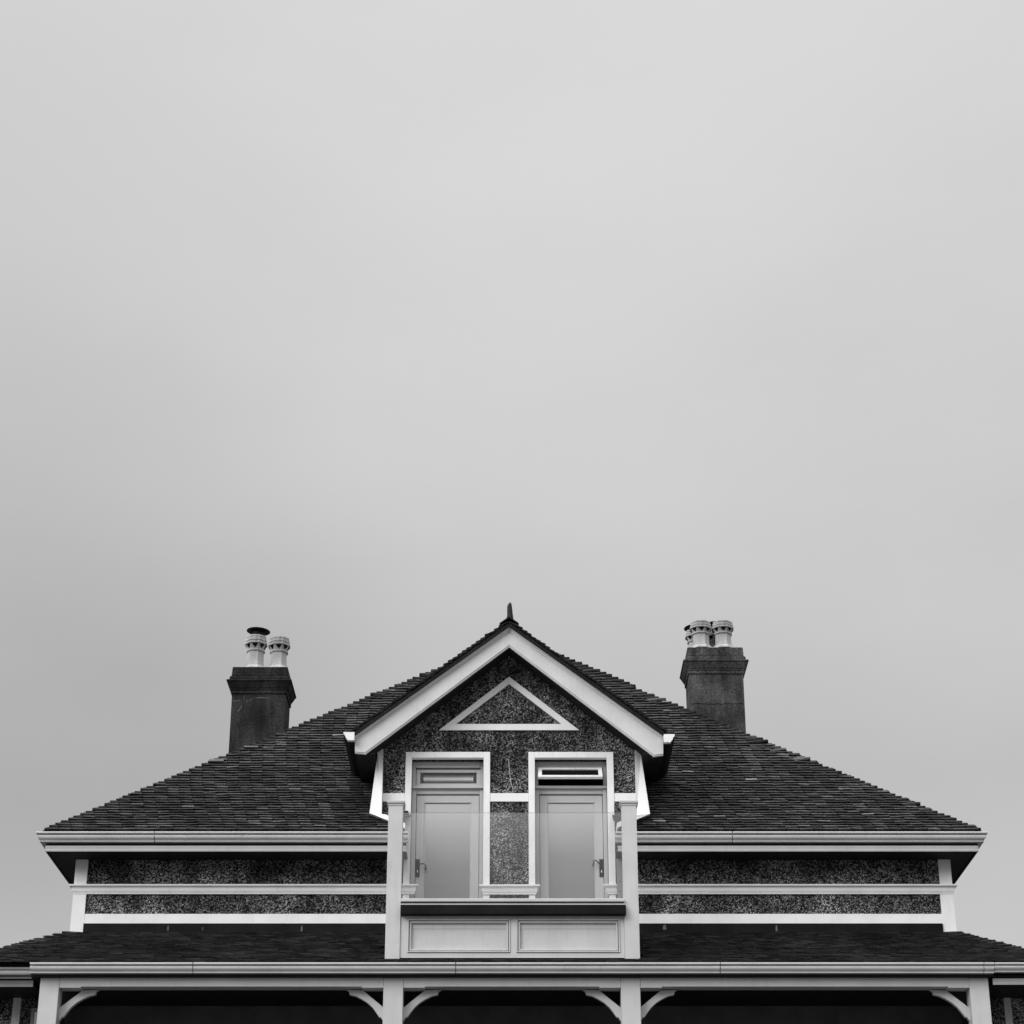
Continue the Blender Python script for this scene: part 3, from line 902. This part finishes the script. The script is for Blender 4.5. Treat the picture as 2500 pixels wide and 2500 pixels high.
# scar of an old flue plate and a crack on the right stack, pale cracks on the left one
sc2 = MB()
for k in range(28):
    a, b2 = 2 * math.pi * k / 28, 2 * math.pi * (k + .8) / 28
    if random.random() < .2: continue
    sc2.poly([(3.487 + r * math.cos(q), CY - .003, 12.98 + r * 1.0 * math.sin(q)) for r, q in ((.074, a), (.080, a), (.080, b2), (.074, b2))], [(0, 1, 2, 3)])
sc2.build('render_scar', 'stack', stR)
cr_ = [(2.79 + .0385 * k, CY - .003, 12.835 + random.uniform(-.010, .010)) for k in range(23)]
MB().tube(cr_, .0035, 4).build('render_crack', 'black', stR)
for pts_ in ([(-4.19, 12.97), (-4.20, 12.90), (-4.15, 12.87), (-4.08, 12.90), (-4.05, 12.93)], [(-4.22, 12.80), (-4.25, 12.74), (-4.28, 12.70)], [(-4.38, 12.88), (-4.30, 12.875), (-4.25, 12.885)], [(-4.0, 12.93), (-3.95, 12.935), (-3.80, 12.925)]):
    MB().tube([(x, CY - .002, z) for x, z in pts_], .004 if len(pts_) > 3 else .007, 4).build('render_crack', 'crackfill', stL)

# ---- veranda -------------------------------------------------------------------
VY = 26.60
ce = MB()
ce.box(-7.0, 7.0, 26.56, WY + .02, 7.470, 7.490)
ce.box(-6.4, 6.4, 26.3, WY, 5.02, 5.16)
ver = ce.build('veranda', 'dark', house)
post_x = [(-5.889, -5.649), (-1.603, -1.357), (1.358, 1.600), (5.708, 5.946)]
post_me = None
for k, (a, c) in enumerate(post_x):
    p_ = MB().box(a, c, VY, VY + .24, 5.16, 7.468)
    p_.build('post', 'cream', ver, bevel=.005)
for (a, c) in ((-5.649, -1.603), (-1.357, 1.358), (1.600, 5.708)):
    b_ = MB().box(a + .003, c - .003, VY + .004, VY + .22, 7.360, 7.468)
    b_.box(a + .003, a + .27, VY + .0045, VY + .22, 7.346, 7.360)
    b_.box(c - .27, c - .003, VY + .0045, VY + .22, 7.346, 7.360)
    b_.build('beam', 'cream', ver)
BR = [(.493, 7.352), (.455, 7.33), (.451, 7.291), (.373, 7.272), (.298, 7.235), (.222, 7.187), (.157, 7.129), (.113, 7.071), (.069, 7.008), (.047, 7.007), (.036, 6.982), (.012, 6.958), (.012, 7.124), (.285, 7.345)]
def bracket(xp, sx):
    MB().prism([(xp + sx * (d_ - .018), z_) for d_, z_ in BR], VY + .15, VY + .22).build('bracket', 'cream', ver, bevel=.004)
bracket(-5.649, 1); bracket(-1.603, -1); bracket(-1.357, 1); bracket(1.358, -1); bracket(1.600, 1); bracket(5.708, -1)
# gutter in jointed lengths
VF = 26.52
joints = [-6.0, -3.97, -.70, 2.59, 5.87, 6.0]
for a, c in zip(joints[:-1], joints[1:]):
    MB().sweep(list(reversed(GP2)), [((a + .005, VF, 7.613), (0, -1)), ((c - .005, VF, 7.613), (0, -1))]).build('gutter', 'gutter', ver, smooth=32)
MB().box(-6.0, 6.0, VF + .001, VF + .03, 7.470, 7.60).build('fascia', 'dark', ver)
MB().box(-5.95, 5.95, VF + .031, VF + .062, 7.474, 7.484 + .01).build('fascia_moulding', 'gutter', ver)

# lower roof
vt = (8.45 - 7.615) / (28.30 - 26.44)
VA = math.atan(vt); cV, sV = math.cos(VA), math.sin(VA)
def vp(X, s, n=0.0): return Vector((X, 26.44 + s * cV - n * sV, 7.615 + s * sV + n * cV))
VL = (28.30 - 26.44) / cV
VH0 = 7.02
def vhip(s): return VH0 - (VH0 - 5.93) * s / VL
ld = MB()
ld.poly([vp(-VH0, 0, -.01), vp(-1.62, 0, -.01), vp(-1.62, VL, -.01), vp(-5.93, VL, -.01)], [(0, 1, 2, 3)])
ld.poly([vp(1.62, 0, -.01), vp(VH0, 0, -.01), vp(5.93, VL, -.01), vp(1.62, VL, -.01)], [(0, 1, 2, 3)])
ld.poly([vp(-1.62, 0, -.01), vp(1.62, 0, -.01), vp(1.62, .18, -.01), vp(-1.62, .18, -.01)], [(0, 1, 2, 3)])
for sx in (-1, 1):
    q = [vp(sx * VH0, 0, -.01), vp(sx * 5.93, VL, -.01), Vector((sx * 5.93, 40.0, 8.44)), Vector((sx * VH0, 40.0, 7.60))]
    ld.poly(q, [(0, 1, 2, 3) if sx < 0 else (3, 2, 1, 0)])
lroof = ld.build('lower_roof', 'hip', house)
lt = MB()
nv = int(VL / G)
for i in range(nv):
    s = i * G - .015
    h = vhip(max(s, 0)) - .02
    x = -h + (i % 2) * TW / 2 + random.uniform(-.01, .01)
    while x < h:
        xc = x; x += TW
        if -1.62 < xc < 1.62 and s > .14: continue
        ds = random.uniform(-.004, .004)
        tp = tile_pts(TW - .003 - random.random() * .005, G * 1.7, .012 + random.random() * .007, .013, random.uniform(-.003, .003))
        lt.hexa([vp(xc + q[0], s + ds + q[1], q[2]) for q in tp], 0)
lto = lt.build('roof_tiles', ['hip', 'tile_pale'], lroof)
lto['kind'] = 'stuff'
GH = .145
slope_dx = (VH0 - 5.93) / VL / cV
hmL = hip_mesh(-1, GH * 1.25, .20, .03, vt, cV, 'hip', slope_dx, .045)
hmR = hip_mesh(1, GH * 1.25, .20, .03, vt, cV, 'hip', slope_dx, .045)
for i in range(int(VL / GH)):
    for sx, me in ((-1, hmL), (1, hmR)):
        s = i * GH
        inst('hip_tile', me, lroof, Matrix.Translation(vp(sx * vhip(s), s) + Vector((random.uniform(-.01, .01), 0, random.uniform(-.004, .004)))))

# ---- side wings of the ground floor ------------------------------------------------
for sx in (-1, 1):
    wg = MB()
    a, c = sorted((sx * 5.95, sx * 6.95))
    wg.box(a, c, 27.5, 27.8, 5.0, 7.47)
    wing = wg.build('wing_wall', 'pebble', house)
    gx0, gx1 = sorted((sx * 6.004, sx * 7.06))
    zz = 7.582 if sx < 0 else 7.613
    yf = VF + .12 if sx < 0 else VF + .001
    pr_ = GP2 if sx < 0 else [(d_, z_ * .88) for d_, z_ in GP2]
    MB().sweep(list(reversed(pr_)), [((gx0, yf, zz), (0, -1)), ((gx1, yf, zz), (0, -1))]).build('gutter', 'gutter', wing, smooth=32)
    MB().sweep(list(reversed(MP)), [((gx0, yf + .10, 7.458), (0, -1)), ((gx1, yf + .10, 7.458), (0, -1))]).build('fascia_moulding', 'gutter', wing, smooth=30)
    MB().box(gx0, gx1, yf + .101, 27.5, 7.40, 7.55).build('soffit', 'dark', wing)
    x0, x1 = sorted((sx * 6.305 - (.0 if sx < 0 else -.01), sx * 6.405))
    MB().box(x0, x1, 27.46, 27.5, 5.0, 7.41).build('corner_board', 'cream', wing)
# window in the left wing, half hidden by the end post
wf = ring(MB(), -6.16, -5.96, 6.2, 7.27, .035, .04, 27.455, 27.53).build('window', 'board', house)
MB().box(-6.124, -5.99, 27.48, 27.50, 6.25, 7.225).build('glass_pane', 'pane', wf)

# ground-floor front wall behind the veranda
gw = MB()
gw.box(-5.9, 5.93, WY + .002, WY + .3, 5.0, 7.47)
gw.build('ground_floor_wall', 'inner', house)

n = 0
for o in scene.objects:
    n += 1
print('objects', n)
